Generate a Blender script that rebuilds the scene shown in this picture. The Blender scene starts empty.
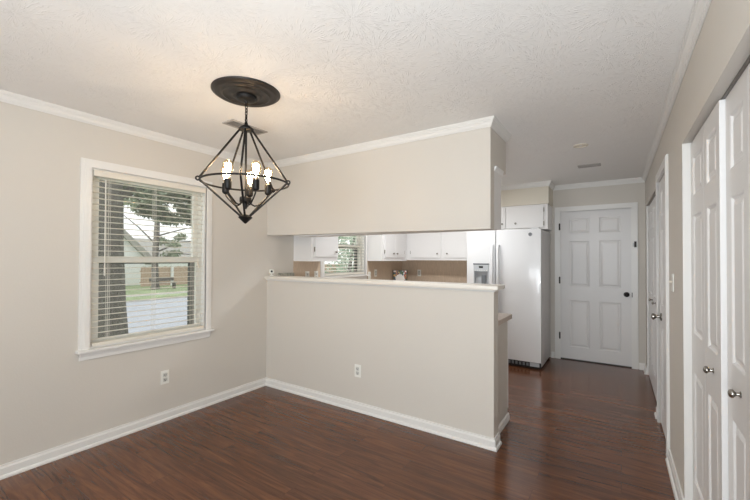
import bpy, bmesh, math, random
from mathutils import Vector, Matrix
random.seed(7)
S = bpy.context.scene
COL = S.collection
PI = math.pi
# ---------------------------------------------------------------- measured place
xL, yB, xE, xK, yS, yF, xR = -3.259, 2.7575, -.802, -.777, 3.20, 5.802, .2825
H = 2.44
SPLAY = .0071        # the right wall stands a hair off parallel
def xr(y): return xR+SPLAY*(3.4-y)
YN = -4.5           # wall behind the photographer
WT = .14            # wall thickness

# ---------------------------------------------------------------- materials
def srgb(r, g, b):
    f = lambda c: (c/255/12.92) if c/255 <= .04045 else ((c/255+.055)/1.055)**2.4
    return (f(r), f(g), f(b), 1)

def mat(name, col, rough=.5, metal=0, spec=.5, bump=None, vary=None, emit=None, coat=0):
    m = bpy.data.materials.new(name); m.use_nodes = True
    nt = m.node_tree; p = nt.nodes['Principled BSDF']
    p.inputs['Base Color'].default_value = col
    p.inputs['Roughness'].default_value = rough
    p.inputs['Metallic'].default_value = metal
    p.inputs['Specular IOR Level'].default_value = spec
    p.inputs['Coat Weight'].default_value = coat
    tc = nt.nodes.new('ShaderNodeTexCoord')
    if vary:
        scale, amount = vary[0], vary[1]
        n = nt.nodes.new('ShaderNodeTexNoise'); n.inputs['Scale'].default_value = scale
        n.inputs['Detail'].default_value = 5
        mp = nt.nodes.new('ShaderNodeMapping')
        if len(vary) > 2: mp.inputs['Scale'].default_value = vary[2]
        nt.links.new(tc.outputs['Object'], mp.inputs['Vector']); nt.links.new(mp.outputs[0], n.inputs['Vector'])
        r = nt.nodes.new('ShaderNodeValToRGB')
        r.color_ramp.elements[0].position = .3; r.color_ramp.elements[1].position = .7
        r.color_ramp.elements[0].color = [c*(1-amount) for c in col[:3]]+[1]
        r.color_ramp.elements[1].color = [min(1, c*(1+amount)) for c in col[:3]]+[1]
        nt.links.new(n.outputs['Fac'], r.inputs['Fac']); nt.links.new(r.outputs[0], p.inputs['Base Color'])
    if bump:
        n = nt.nodes.new('ShaderNodeTexNoise'); n.inputs['Scale'].default_value = bump[0]; n.inputs['Detail'].default_value = 4
        b = nt.nodes.new('ShaderNodeBump'); b.inputs['Strength'].default_value = bump[1]; b.inputs['Distance'].default_value = .01
        nt.links.new(tc.outputs['Object'], n.inputs['Vector'])
        nt.links.new(n.outputs['Fac'], b.inputs['Height']); nt.links.new(b.outputs[0], p.inputs['Normal'])
    if emit:
        p.inputs['Emission Color'].default_value = emit[0]; p.inputs['Emission Strength'].default_value = emit[1]
    return m

M = {}
M['wall'] = mat('greige wall paint', srgb(211, 206, 198), .6, spec=.3, bump=(90, .06))
M['cream'] = mat('cream soffit paint', srgb(222, 216, 202), .6, spec=.3, bump=(90, .06))
M['trim'] = mat('white semi-gloss trim paint', srgb(231, 230, 227), .32)
M['door'] = mat('white door paint', srgb(226, 225, 224), .36, bump=(60, .03))
M['cab'] = mat('white cabinet paint', srgb(234, 233, 232), .4)
M['fridge'] = mat('white refrigerator enamel', srgb(233, 234, 235), .22, coat=.3, bump=(300, .02))
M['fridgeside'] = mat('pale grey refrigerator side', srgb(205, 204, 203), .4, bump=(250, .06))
M['grey'] = mat('grey plastic', srgb(120, 124, 128), .4)
M['lgrey'] = mat('light grey plastic', srgb(196, 200, 203), .4)
M['black'] = mat('black plastic', srgb(18, 18, 19), .4)
M['iron'] = mat('dark bronze metal', srgb(34, 33, 33), .45, metal=.6)
M['medal'] = mat('dark bronze painted medallion', srgb(46, 42, 40), .42, metal=.25)
M['nickel'] = mat('brushed nickel', srgb(150, 145, 138), .28, metal=1)
M['bronze'] = mat('oil rubbed bronze', srgb(40, 36, 34), .35, metal=.8)
M['hinge'] = mat('dark hinge metal', srgb(70, 68, 66), .4, metal=.7)
M['plate'] = mat('white outlet plastic', srgb(236, 236, 230), .35)
M['socket'] = mat('outlet face plastic', srgb(205, 205, 200), .4)
M['slot'] = mat('dark slot', srgb(45, 45, 45), .6)
M['blind'] = mat('cream white blind slat', srgb(228, 223, 212), .45)
M['cord'] = mat('white cord', srgb(225, 222, 214), .7)
M['vinyl'] = mat('white vinyl sash', srgb(226, 225, 218), .4)
M['storm'] = mat('grey storm frame', srgb(92, 96, 92), .6)
M['vent'] = mat('grey painted vent', srgb(172, 168, 164), .5)
M['ventback'] = mat('pale vent backing', srgb(215, 210, 205), .8)  # even pale backing colour behind the vent slats
M['smoke'] = mat('cream plastic', srgb(222, 214, 198), .5)
M['counter'] = mat('taupe laminate counter', srgb(186, 170, 156), .4, vary=(60, .12))
M['bar'] = mat('white bar top', srgb(228, 223, 214), .35)
M['splash'] = mat('tan woven wallcovering', srgb(200, 181, 160), .7, vary=(40, .14, (6, 6, .35)))
M['stone'] = mat('mottled grey stone', srgb(166, 165, 154), .4, vary=(35, .35))
M['track'] = mat('grey metal track', srgb(120, 116, 112), .4, metal=.6)
M['dark'] = mat('closet dark gap', srgb(70, 66, 62), .9)
M['road'] = mat('pale wet asphalt', srgb(176, 180, 188), .75, vary=(1.2, .06))
M['kerb'] = mat('concrete kerb', srgb(188, 186, 180), .85, vary=(3, .08))
M['lawn'] = mat('lawn green', srgb(150, 166, 124), .9, vary=(.9, .25))
M['fence'] = mat('weathered wood fence', srgb(190, 166, 146), .85, vary=(3, .2, (1, 8, .4)))
M['bark'] = mat('grey bark', srgb(92, 88, 83), .95, vary=(9, .4, (3, 3, .5)), bump=(14, .9))
M['siding'] = mat('white house siding', srgb(236, 238, 238), .7)
M['shingle'] = mat('pale grey shingle roof', srgb(168, 166, 160), .9, vary=(6, .12))
M['houseglass'] = mat('dark house window', srgb(120, 130, 134), .2)

def leaf_mat(name, c1, c2):
    m = mat(name, c1, .7); nt = m.node_tree; p = nt.nodes['Principled BSDF']
    g = nt.nodes.new('ShaderNodeNewGeometry'); r = nt.nodes.new('ShaderNodeValToRGB')
    r.color_ramp.elements[0].color = c1; r.color_ramp.elements[1].color = c2
    nt.links.new(g.outputs['Random Per Island'], r.inputs['Fac']); nt.links.new(r.outputs[0], p.inputs['Base Color'])
    return m
M['leaf'] = leaf_mat('dark tree leaf', srgb(84, 96, 78), srgb(140, 150, 124))
M['leafpale'] = leaf_mat('pale tree leaf', srgb(118, 130, 104), srgb(178, 186, 160))
M['leafmint'] = leaf_mat('light shrub leaf', srgb(140, 165, 140), srgb(205, 220, 200))

def glass_mat(name, tint=(1, 1, 1, 1), rough=0.0, f0=1.0):
    m = bpy.data.materials.new(name); m.use_nodes = True; nt = m.node_tree
    nt.nodes.remove(nt.nodes['Principled BSDF'])
    out = nt.nodes['Material Output']
    t = nt.nodes.new('ShaderNodeBsdfTransparent'); t.inputs[0].default_value = tint
    g = nt.nodes.new('ShaderNodeBsdfGlossy'); g.inputs['Roughness'].default_value = rough
    lw = nt.nodes.new('ShaderNodeLayerWeight'); lw.inputs['Blend'].default_value = .5
    fr = nt.nodes.new('ShaderNodeMath'); fr.operation = 'POWER'; fr.inputs[1].default_value = 5; nt.links.new(lw.outputs['Facing'], fr.inputs[0])
    ad = nt.nodes.new('ShaderNodeMath'); ad.operation = 'ADD'; ad.inputs[1].default_value = .035; nt.links.new(fr.outputs[0], ad.inputs[0]); fr = ad
    mx = nt.nodes.new('ShaderNodeMixShader')
    mul = nt.nodes.new('ShaderNodeMath'); mul.operation = 'MULTIPLY'; mul.inputs[1].default_value = f0; mul.use_clamp = True
    nt.links.new(fr.outputs[0], mul.inputs[0]); nt.links.new(mul.outputs[0], mx.inputs[0])
    nt.links.new(t.outputs[0], mx.inputs[1]); nt.links.new(g.outputs[0], mx.inputs[2])
    nt.links.new(mx.outputs[0], out.inputs[0])
    return m
M['glass'] = glass_mat('window glass', (.97, .98, .97, 1))
M['bulbglass'] = glass_mat('clear amber bulb glass', (1, .90, .74, 1), .08, .8)
M['filament'] = mat('glowing filament', (1, .8, .5, 1), emit=((1, .82, .62, 1), 105))
M['lamp'] = mat('lit diffuser', (1, 1, 1, 1), emit=((1, .99, .97, 1), 5.5))

def screen_mat():
    m = bpy.data.materials.new('pale haze screen'); m.use_nodes = True; nt = m.node_tree
    nt.nodes.remove(nt.nodes['Principled BSDF'])
    t = nt.nodes.new('ShaderNodeBsdfTransparent'); d = nt.nodes.new('ShaderNodeBsdfDiffuse'); d.inputs[0].default_value = srgb(205, 206, 204)
    tr = nt.nodes.new('ShaderNodeBsdfTranslucent'); tr.inputs[0].default_value = srgb(225, 226, 224)
    m1 = nt.nodes.new('ShaderNodeMixShader'); m1.inputs[0].default_value = .5; m2 = nt.nodes.new('ShaderNodeMixShader'); m2.inputs[0].default_value = .05
    nt.links.new(d.outputs[0], m1.inputs[1]); nt.links.new(tr.outputs[0], m1.inputs[2])
    nt.links.new(t.outputs[0], m2.inputs[1]); nt.links.new(m1.outputs[0], m2.inputs[2]); nt.links.new(m2.outputs[0], nt.nodes['Material Output'].inputs[0])
    return m
M['screen'] = screen_mat()

# ceiling: hand-stamped plaster
def ceiling_mat():
    m = mat('stamped plaster ceiling', srgb(240, 239, 237), .75, spec=.2); nt = m.node_tree
    p = nt.nodes['Principled BSDF']; tc = nt.nodes.new('ShaderNodeTexCoord')
    # fan strokes: each voronoi cell has lines radiating from its centre
    v = nt.nodes.new('ShaderNodeTexVoronoi'); v.voronoi_dimensions = '2D'; v.inputs['Scale'].default_value = 3.6; v.inputs['Randomness'].default_value = .85
    nt.links.new(tc.outputs['Object'], v.inputs['Vector'])
    sc = nt.nodes.new('ShaderNodeVectorMath'); sc.operation = 'SUBTRACT'
    nt.links.new(tc.outputs['Object'], sc.inputs[0]); nt.links.new(v.outputs['Position'], sc.inputs[1])
    fz0 = nt.nodes.new('ShaderNodeVectorMath'); fz0.operation = 'MULTIPLY'; fz0.inputs[1].default_value = (1, 1, 0); nt.links.new(sc.outputs[0], fz0.inputs[0]); sc = fz0
    sep = nt.nodes.new('ShaderNodeSeparateXYZ'); nt.links.new(sc.outputs[0], sep.inputs[0])
    at = nt.nodes.new('ShaderNodeMath'); at.operation = 'ARCTAN2'
    nt.links.new(sep.outputs[1], at.inputs[0]); nt.links.new(sep.outputs[0], at.inputs[1])
    ln = nt.nodes.new('ShaderNodeVectorMath'); ln.operation = 'LENGTH'; nt.links.new(sc.outputs[0], ln.inputs[0])
    cb = nt.nodes.new('ShaderNodeCombineXYZ')
    a2 = nt.nodes.new('ShaderNodeMath'); a2.operation = 'MULTIPLY'; a2.inputs[1].default_value = 9
    nt.links.new(at.outputs[0], a2.inputs[0]); nt.links.new(a2.outputs[0], cb.inputs[0])
    l2 = nt.nodes.new('ShaderNodeMath'); l2.operation = 'MULTIPLY'; l2.inputs[1].default_value = 9
    nt.links.new(ln.outputs['Value'], l2.inputs[0]); nt.links.new(l2.outputs[0], cb.inputs[1])
    sepc = nt.nodes.new('ShaderNodeSeparateColor'); nt.links.new(v.outputs['Color'], sepc.inputs[0])
    z2 = nt.nodes.new('ShaderNodeMath'); z2.operation = 'MULTIPLY'; z2.inputs[1].default_value = 40
    nt.links.new(sepc.outputs[0], z2.inputs[0]); nt.links.new(z2.outputs[0], cb.inputs[2])
    n1 = nt.nodes.new('ShaderNodeTexNoise'); n1.inputs['Scale'].default_value = 2.3; n1.inputs['Detail'].default_value = 3
    nt.links.new(cb.outputs[0], n1.inputs['Vector'])
    n2 = nt.nodes.new('ShaderNodeTexNoise'); n2.inputs['Scale'].default_value = 34; n2.inputs['Detail'].default_value = 4
    nt.links.new(tc.outputs['Object'], n2.inputs['Vector'])
    st = nt.nodes.new('ShaderNodeMapRange'); st.interpolation_type = 'SMOOTHSTEP'; st.inputs['From Min'].default_value = .55; st.inputs['From Max'].default_value = .66
    nt.links.new(n1.outputs['Fac'], st.inputs['Value'])
    mk = nt.nodes.new('ShaderNodeMapRange'); mk.interpolation_type = 'SMOOTHSTEP'; mk.inputs['From Min'].default_value = .24; mk.inputs['From Max'].default_value = .14
    nt.links.new(ln.outputs['Value'], mk.inputs['Value'])
    mm = nt.nodes.new('ShaderNodeMath'); mm.operation = 'MULTIPLY'; nt.links.new(st.outputs[0], mm.inputs[0]); nt.links.new(mk.outputs[0], mm.inputs[1])
    rp = nt.nodes.new('ShaderNodeMath'); rp.operation = 'MULTIPLY_ADD'; rp.inputs[1].default_value = .5
    nt.links.new(n2.outputs['Fac'], rp.inputs[0]); nt.links.new(mm.outputs[0], rp.inputs[2])
    b = nt.nodes.new('ShaderNodeBump'); b.inputs['Strength'].default_value = .45; b.inputs['Distance'].default_value = .004
    nt.links.new(rp.outputs[0], b.inputs['Height']); nt.links.new(b.outputs[0], p.inputs['Normal'])
    return m
M['ceiling'] = ceiling_mat()

def floor_mat():
    m = mat('dark cherry laminate', srgb(80, 46, 34), .3, spec=.55); nt = m.node_tree
    p = nt.nodes['Principled BSDF']; tc = nt.nodes.new('ShaderNodeTexCoord')
    br = nt.nodes.new('ShaderNodeTexBrick')
    br.inputs['Scale'].default_value = 1; br.inputs['Brick Width'].default_value = 1.21; br.inputs['Row Height'].default_value = .127
    br.inputs['Mortar Size'].default_value = .0018; br.inputs['Mortar Smooth'].default_value = 0
    br.offset = .37; br.inputs['Bias'].default_value = 0
    br.inputs['Color1'].default_value = (.0, .0, .0, 1); br.inputs['Color2'].default_value = (1, 1, 1, 1)
    br.inputs['Mortar'].default_value = (.5, .5, .5, 1)
    nt.links.new(tc.outputs['Object'], br.inputs['Vector'])
    # grain: stretched noise, shifted per plank
    mp = nt.nodes.new('ShaderNodeMapping'); mp.inputs['Scale'].default_value = (1.3, 19, 1)
    off = nt.nodes.new('ShaderNodeVectorMath'); off.operation = 'MULTIPLY_ADD'
    off.inputs[1].default_value = (7, 3, 11); nt.links.new(br.outputs['Color'], off.inputs[0])
    nt.links.new(tc.outputs['Object'], mp.inputs['Vector']); nt.links.new(mp.outputs[0], off.inputs[2])
    n = nt.nodes.new('ShaderNodeTexNoise'); n.inputs['Scale'].default_value = 1.3; n.inputs['Detail'].default_value = 8; n.inputs['Distortion'].default_value = 1.1
    n.inputs['Roughness'].default_value = .68
    nt.links.new(off.outputs[0], n.inputs['Vector'])
    r = nt.nodes.new('ShaderNodeValToRGB')
    e = r.color_ramp.elements; e[0].position = .34; e[1].position = .70
    e[0].color = srgb(78, 45, 29); e[1].color = srgb(126, 78, 47)
    e2 = e.new(.5); e2.color = srgb(98, 60, 37)
    nt.links.new(n.outputs['Fac'], r.inputs['Fac'])
    hs = nt.nodes.new('ShaderNodeHueSaturation'); nt.links.new(r.outputs[0], hs.inputs['Color'])
    sepc = nt.nodes.new('ShaderNodeSeparateColor'); nt.links.new(br.outputs['Color'], sepc.inputs[0])
    mr = nt.nodes.new('ShaderNodeMapRange'); mr.inputs['To Min'].default_value = .86; mr.inputs['To Max'].default_value = 1.14
    nt.links.new(sepc.outputs[0], mr.inputs['Value']); nt.links.new(mr.outputs[0], hs.inputs['Value'])
    mx = nt.nodes.new('ShaderNodeMix'); mx.data_type = 'RGBA'; mx.inputs['B'].default_value = srgb(50, 29, 22)
    ml = nt.nodes.new('ShaderNodeMath'); ml.operation = 'MULTIPLY'; ml.inputs[1].default_value = .4
    nt.links.new(br.outputs['Fac'], ml.inputs[0]); nt.links.new(ml.outputs[0], mx.inputs['Factor'])
    nt.links.new(hs.outputs[0], mx.inputs['A']); nt.links.new(mx.outputs['Result'], p.inputs['Base Color'])
    rr = nt.nodes.new('ShaderNodeMapRange'); rr.inputs['To Min'].default_value = .13; rr.inputs['To Max'].default_value = .24
    nt.links.new(n.outputs['Fac'], rr.inputs['Value']); nt.links.new(rr.outputs[0], p.inputs['Roughness'])
    b = nt.nodes.new('ShaderNodeBump'); b.inputs['Strength'].default_value = .08; b.inputs['Distance'].default_value = .003
    nt.links.new(n.outputs['Fac'], b.inputs['Height']); nt.links.new(b.outputs[0], p.inputs['Normal'])
    return m
M['floor'] = floor_mat()

# ---------------------------------------------------------------- mesh builder
class MB:
    def __init__(s): s.bm = bmesh.new()
    def box(s, x0, x1, y0, y1, z0, z1, bev=0):
        g = bmesh.ops.create_cube(s.bm, size=1)['verts']
        bmesh.ops.scale(s.bm, vec=(abs(x1-x0), abs(y1-y0), abs(z1-z0)), verts=g)
        bmesh.ops.translate(s.bm, vec=((x0+x1)/2, (y0+y1)/2, (z0+z1)/2), verts=g)
        if bev:
            es = list({e for v in g for e in v.link_edges})
            bmesh.ops.bevel(s.bm, geom=es, offset=bev, segments=2, profile=.6, affect='EDGES')
        return s
    def poly(s, pts): s.bm.faces.new([s.bm.verts.new(p) for p in pts]); return s
    def prism(s, pts, vec):
        a = [s.bm.verts.new(p) for p in pts]; b = [s.bm.verts.new(Vector(p)+Vector(vec)) for p in pts]
        n = len(a); s.bm.faces.new(a); s.bm.faces.new(b[::-1])
        for i in range(n): s.bm.faces.new((a[i], b[i], b[(i+1) % n], a[(i+1) % n]))
        return s
    def tube(s, pts, r, n=10, caps=True):
        pts = [Vector(p) for p in pts]; rs = r if isinstance(r, (list, tuple)) else [r]*len(pts)
        rings = []; prev = None
        for i, p in enumerate(pts):
            d = (pts[min(i+1, len(pts)-1)]-pts[max(i-1, 0)]).normalized()
            if prev is None:
                up = Vector((0, 0, 1)) if abs(d.z) < .9 else Vector((1, 0, 0))
                u = d.cross(up).normalized()
            else:
                u = (prev-d*prev.dot(d)).normalized()
            prev = u; w = d.cross(u)
            rings.append([s.bm.verts.new(p+(u*math.cos(2*PI*k/n)+w*math.sin(2*PI*k/n))*rs[i]) for k in range(n)])
        for a, b in zip(rings, rings[1:]):
            for k in range(n): s.bm.faces.new((a[k], a[(k+1) % n], b[(k+1) % n], b[k]))
        if caps: s.bm.faces.new(rings[0][::-1]); s.bm.faces.new(rings[-1])
        return s
    def lathe(s, prof, c=(0, 0, 0), axis='z', n=32, sgn=1):
        """prof: list of (radius, height along the axis)"""
        c = Vector(c)
        def P(r, h, k):
            a = 2*PI*k/n; x, y = r*math.cos(a), r*math.sin(a); h *= sgn
            return c+Vector({'z': (x, y, h), 'x': (h, x, y), 'y': (x, h, y)}[axis])
        rings = []
        for r, h in prof:
            if r < 1e-6: rings.append([s.bm.verts.new(P(0, h, 0))])
            else: rings.append([s.bm.verts.new(P(r, h, k)) for k in range(n)])
        for a, b in zip(rings, rings[1:]):
            for k in range(n):
                k2 = (k+1) % n
                if len(a) == 1 and len(b) == 1: continue
                if len(a) == 1: s.bm.faces.new((a[0], b[k2], b[k]))
                elif len(b) == 1: s.bm.faces.new((a[k], a[k2], b[0]))
                else: s.bm.faces.new((a[k], a[k2], b[k2], b[k]))
        if len(rings[0]) > 1: s.bm.faces.new(rings[0][::-1])
        if len(rings[-1]) > 1: s.bm.faces.new(rings[-1])
        return s
    def torus(s, c, R, r, n=48, m=10, rot=None, sx=1.0):
        g = []
        for i in range(n):
            a = 2*PI*i/n
            row = []
            for j in range(m):
                b = 2*PI*j/m
                p = Vector(((R+r*math.cos(b))*math.cos(a)*sx, (R+r*math.cos(b))*math.sin(a), r*math.sin(b)))
                if rot: p = rot @ p
                row.append(s.bm.verts.new(Vector(c)+p))
            g.append(row)
        for i in range(n):
            for j in range(m):
                s.bm.faces.new((g[i][j], g[(i+1) % n][j], g[(i+1) % n][(j+1) % m], g[i][(j+1) % m]))
        return s
    def sweep(s, path, prof, side, closed=False):
        """profile (distance from wall, z) swept along a plan path; room on side (+1 left, -1 right)"""
        P = [Vector((p[0], p[1])) for p in path]; rows = []
        for i, p in enumerate(P):
            ds = []
            if i > 0: ds.append((P[i]-P[i-1]).normalized())
            if i < len(P)-1: ds.append((P[i+1]-P[i]).normalized())
            ns = [Vector((-d.y, d.x))*side for d in ds]
            if len(ns) == 2:
                b = (ns[0]+ns[1]); b = b/ (1+ns[0].dot(ns[1]))
            else: b = ns[0]
            rows.append([s.bm.verts.new((p.x+b.x*d, p.y+b.y*d, z)) for d, z in prof])
        n = len(prof)
        for a, b in zip(rows, rows[1:]):
            for k in range(n): s.bm.faces.new((a[k], a[(k+1) % n], b[(k+1) % n], b[k]))
        s.bm.faces.new(rows[0]); s.bm.faces.new(rows[-1][::-1])
        return s
    def build(s, name, m, parent=None, smooth=0, loc=None):
        bmesh.ops.recalc_face_normals(s.bm, faces=s.bm.faces)
        me = bpy.data.meshes.new(name)
        off = Vector((0, 0, 0)); q = parent
        while q is not None: off += q.location; q = q.parent
        if loc is not None: off += Vector(loc)
        if off.length: bmesh.ops.translate(s.bm, vec=-off, verts=s.bm.verts)
        s.bm.to_mesh(me); s.bm.free()
        mats = m if isinstance(m, list) else [m]
        for x in mats: me.materials.append(x)
        o = bpy.data.objects.new(name, me); COL.objects.link(o)
        if parent: o.parent = parent
        if loc is not None: o.location = loc
        if smooth:
            for p in me.polygons: p.use_smooth = True
            me.set_sharp_from_angle(angle=math.radians(smooth))
        return o

def tag(o, label, cat, group=None, kind=None):
    o['label'] = label; o['category'] = cat
    if group: o['group'] = group
    if kind: o['kind'] = kind
    return o
def thing(name, loc, label, cat, group=None, kind=None):
    o = bpy.data.objects.new(name, None); COL.objects.link(o); o.location = loc
    o.empty_display_size = .1
    return tag(o, label, cat, group, kind)
def copy_tree(o, parent=None):
    c = o.copy(); COL.objects.link(c)
    if parent: c.parent = parent
    for ch in [x for x in bpy.data.objects if x.parent == o]: copy_tree(ch, c)
    return c
def struct(mb, name, m, label, cat, smooth=0):
    return tag(mb.build(name, m, None, smooth), label, cat, kind='structure')

# ---------------------------------------------------------------- shell
W1 = (1.112, 2.022, .722, 2.055)        # dining window opening y0,y1,z0,z1
W2 = (3.69, 4.625, 1.15, 2.06)          # kitchen window opening
def pierced_x(mb, x0, x1, y0, y1, z0, z1, holes):
    ys = y0
    for (a, b, c, d) in sorted(holes):
        mb.box(x0, x1, ys, a, z0, z1)
        if c > z0: mb.box(x0, x1, a, b, z0, c)
        if d < z1: mb.box(x0, x1, a, b, d, z1)
        ys = b
    mb.box(x0, x1, ys, y1, z0, z1)
    return mb
struct(MB().box(xL-.3, 1.1, YN-.3, yF+.3, -.12, 0), 'floor', M['floor'], 'dark reddish brown wood plank floor running through the dining room and hall', 'floor')
struct(MB().box(xL-.3, 1.1, YN-.3, yF+.3, H, H+.12), 'ceiling', M['ceiling'], 'white textured plaster ceiling with fan shaped stamped strokes', 'ceiling')
struct(pierced_x(MB(), xL-WT, xL, YN-.15, yF+.15, 0, H, [W1, W2]), 'wall_left', M['wall'], 'greige wall on the left with the blinded window', 'wall')
C1 = (1.351, 2.645); D2 = (3.36, 4.0); C2 = (4.2, 5.58)
HD = 2.035
rw = MB()
for (a, b) in ((YN-.15, C1[0]), (C1[1], D2[0]), (D2[1], C2[0]), (C2[1], yF+.15)): rw.box(xR, xR+.11, a, b, 0, H)
for (a, b) in (C1, C2): rw.box(xR, xR+.11, a, b, HD if a < 2 else 2.05, H)
rw.box(xR, xR+.11, D2[0], D2[1], 2.06, H); rw.box(xR+.05, xR+.11, D2[0], D2[1], 0, 2.06)
struct(rw, 'wall_right', M['wall'], 'greige wall on the right holding the closets and a side door', 'wall')
struct(MB().box(.95, 1.05, YN-.15, yF+.15, 0, H).box(xR+.14, .95, 1.2, 1.3, 0, H).box(xR+.13, .95, 2.75, 2.85, 0, H).box(xR+.12, .95, 4.1, 4.18, 0, H), 'wall_closet', M['wall'], 'closet back and side walls behind the folding doors', 'wall')
DX = (-.716, .128); DH = 2.07
fw = MB().box(xL-.15, DX[0], yF, yF+.15, 0, H).box(DX[1], 1.05, yF, yF+.15, 0, H).box(DX[0], DX[1], yF, yF+.15, DH+.003, H).box(DX[0], DX[1], yF+.07, yF+.15, 0, DH+.003)
struct(fw, 'wall_far', M['wall'], 'greige end wall of the hall around the white panelled door', 'wall')
PW = (-1.60, .05, .25, 2.1)   # glazed opening in the wall behind the camera
nw = MB().box(xL-.15, PW[0], YN-.15, YN, 0, H).box(PW[1], 1.05, YN-.15, YN, 0, H).box(PW[0], PW[1], YN-.15, YN, 0, PW[2]).box(PW[0], PW[1], YN-.15, YN, PW[3], H)
struct(nw, 'wall_near', M['wall'], 'greige wall behind the camera with a wide window', 'wall')
# header over the pass-through, knee wall under it, kitchen soffits
yH = yB+.10
struct(MB().prism([(xL, yB, 1.645), (xE, yB, 1.617), (xE, yB, H), (xL, yB, H)], (0, yH-yB, 0)).box(xL, xE, yH, yS, 2.105, H), 'wall_header', M['wall'], 'greige wall section hanging above the kitchen opening', 'wall')
struct(MB().box(xL, xK, yB, yB+.115, 0, 1.163), 'wall_half', M['wall'], 'greige half wall below the white bar ledge', 'wall')
struct(MB().box(xL, -.80, 5.41, yF, 2.145, H), 'wall_soffit', M['cream'], 'cream soffit above the cabinet over the refrigerator', 'wall')

# crown and base mouldings
def arc_prof(pts): return pts
crown = [(0, H-.064), (.006, H-.064), (.006, H-.057), (.011, H-.056), (.011, H-.050), (.015, H-.048), (.019, H-.036), (.027, H-.025), (.026, H-.019), (.033, H-.017), (.033, H-.009), (.038, H-.009), (.038, H-.0005), (0, H-.0005)]
base = [(0, .0005), (.027, .0005), (.027, .010), (.022, .019), (.015, .022), (.015, .062), (.010, .072), (.009, .083), (0, .083)]
shoe = [(0, .0005), (.016, .0005), (.016, .012), (.010, .05), (0, .06)]
e = .0008
struct(MB().sweep([(xL+e, YN+e), (xL+e, yB-e), (xE+e, yB-e), (xE+e, yS+e), (xL+.4, yS+e)], crown, -1), 'trim_1', M['trim'], 'white crown moulding along the left wall and header', 'moulding')
struct(MB().sweep([(xr(YN)-e, YN+e), (xr(yF)-e, yF-e), (-.80+e, yF-e), (-.80+e, 5.41-e), (xL+e, 5.41-e)], crown, 1), 'trim_2', M['trim'], 'white crown moulding along the right wall and end of the hall', 'moulding')
struct(MB().sweep([(xL+e, YN+e), (xL+e, yB-e), (xK+e, yB-e), (xK+e, yB+.116)], base, -1), 'baseboard_left', M['trim'], 'white baseboard along the left wall and half wall', 'baseboard')
struct(MB().sweep([(xR-e, C1[1]+.002), (xR-e, D2[0]-.08)], base, 1), 'baseboard_right', M['trim'], 'short white baseboard between the near closet and the side door', 'baseboard')
struct(MB().sweep([(xR-e, YN+e), (xR-e, C1[0]-.002)], base, 1), 'baseboard_near', M['trim'], 'white baseboard along the right wall beside the camera', 'baseboard')
struct(MB().sweep([(xR-e, D2[1]+.075), (xR-e, C2[0]-.002)], base, 1), 'baseboard_middle', M['trim'], 'stub of white baseboard between side door and far closet', 'baseboard')
struct(MB().sweep([(DX[1]+.066, yF-e), (xr(yF)-e, yF-e), (xr(C2[1])-e, C2[1]+.002)], base, -1), 'baseboard_corner', M['trim'], 'white baseboard in the hall corner right of the end door', 'baseboard')
struct(MB().sweep([(-.822, yF-e), (DX[0]-.066, yF-e)], base, -1), 'baseboard_far', M['trim'], 'white baseboard stub between refrigerator and end door', 'baseboard')

# ---------------------------------------------------------------- windows in the left wall
def window(n, W, meet, label):
    y0, y1, z0, z1 = W; cw = .062; x = xL
    w = thing('window_%d' % n, (x, (y0+y1)/2, z0), label, 'window', kind='structure')
    f = MB()
    for k, (wd, th) in enumerate(((cw, .012), (cw-.018, .018), (.03, .022))):   # stepped casing on the room side
        f.box(x+.0005, x+th, y0-wd, y0, z0, z1+wd); f.box(x+.0005, x+th, y1, y1+wd, z0, z1+wd); f.box(x+.0005, x+th, y0, y1, z1, z1+wd)
    j = .012                                                     # jamb liner
    f.box(x-WT, x+.008, y0, y0+j, z0, z1); f.box(x-WT, x+.008, y1-j, y1, z0, z1); f.box(x-WT, x+.008, y0+j, y1-j, z1-j, z1); f.box(x-WT, x+.001, y0+j, y1-j, z0, z0+j)
    f.build('casing', M['trim'], w)
    MB().box(x-.03, x+.05, y0-cw-.014, y1+cw+.014, z0-.02, z0+.0005, .004).build('sill', M['trim'], w)
    MB().box(x+.0005, x+.012, y0-cw+.006, y1+cw-.006, z0-.078, z0-.021, .003).box(x+.0005, x+.017, y0-cw+.006, y1+cw-.006, z0-.05, z0-.021, .003).build('apron', M['trim'], w)
    fl = MB().box(x-WT+.002, x-.036, y0+j+.0005, y0+j+.028, z0+j, z1-j).box(x-WT+.002, x-.036, y1-j-.010, y1-j-.0005, z0+j, z1-j)
    fl.build('frame_liner', M['vinyl'], w)
    a, b = y0+j+.028, y1-j-.010
    def sash(name, xs, za, zb, st):
        m = MB(); t = .03
        m.box(xs, xs+t, a+.001, a+st, za, zb).box(xs, xs+t, b-st, b-.001, za, zb).box(xs, xs+t, a+st, b-st, za, za+st).box(xs, xs+t, a+st, b-st, zb-st, zb)
        o = m.build(name, M['vinyl'], w)
        MB().box(xs+.012, xs+.016, a+st, b-st, za+st, zb-st).build('pane', M['glass'], o)
    sash('upper_sash', x-.115, meet-.018, z1-j-.001, .046)
    sash('lower_sash', x-.075, z0+j+.001, meet+.018, .036)
    m = MB(); xs = x-.138; t = .02; st = .045
    m.box(xs, xs+t, a+.001, a+st, z0+j, meet).box(xs, xs+t, b-st-.02, b-.001, z0+j, meet).box(xs, xs+t, a+st, b-st, z0+j, z0+j+.03).box(xs, xs+t, a+st, b-st, meet-.03, meet)
    sf = m.build('screen_frame', M['storm'], w)
    MB().box(x-.1375, x-.1365, a+.002, b-.002, z0+j+.001, z1-j-.001).build('haze_screen', M['screen'], w)  # pale sheet added over the whole window to haze the view outside
    return w
window(1, W1, 1.372, 'white cased double hung window in the left wall of the dining room')
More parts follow.
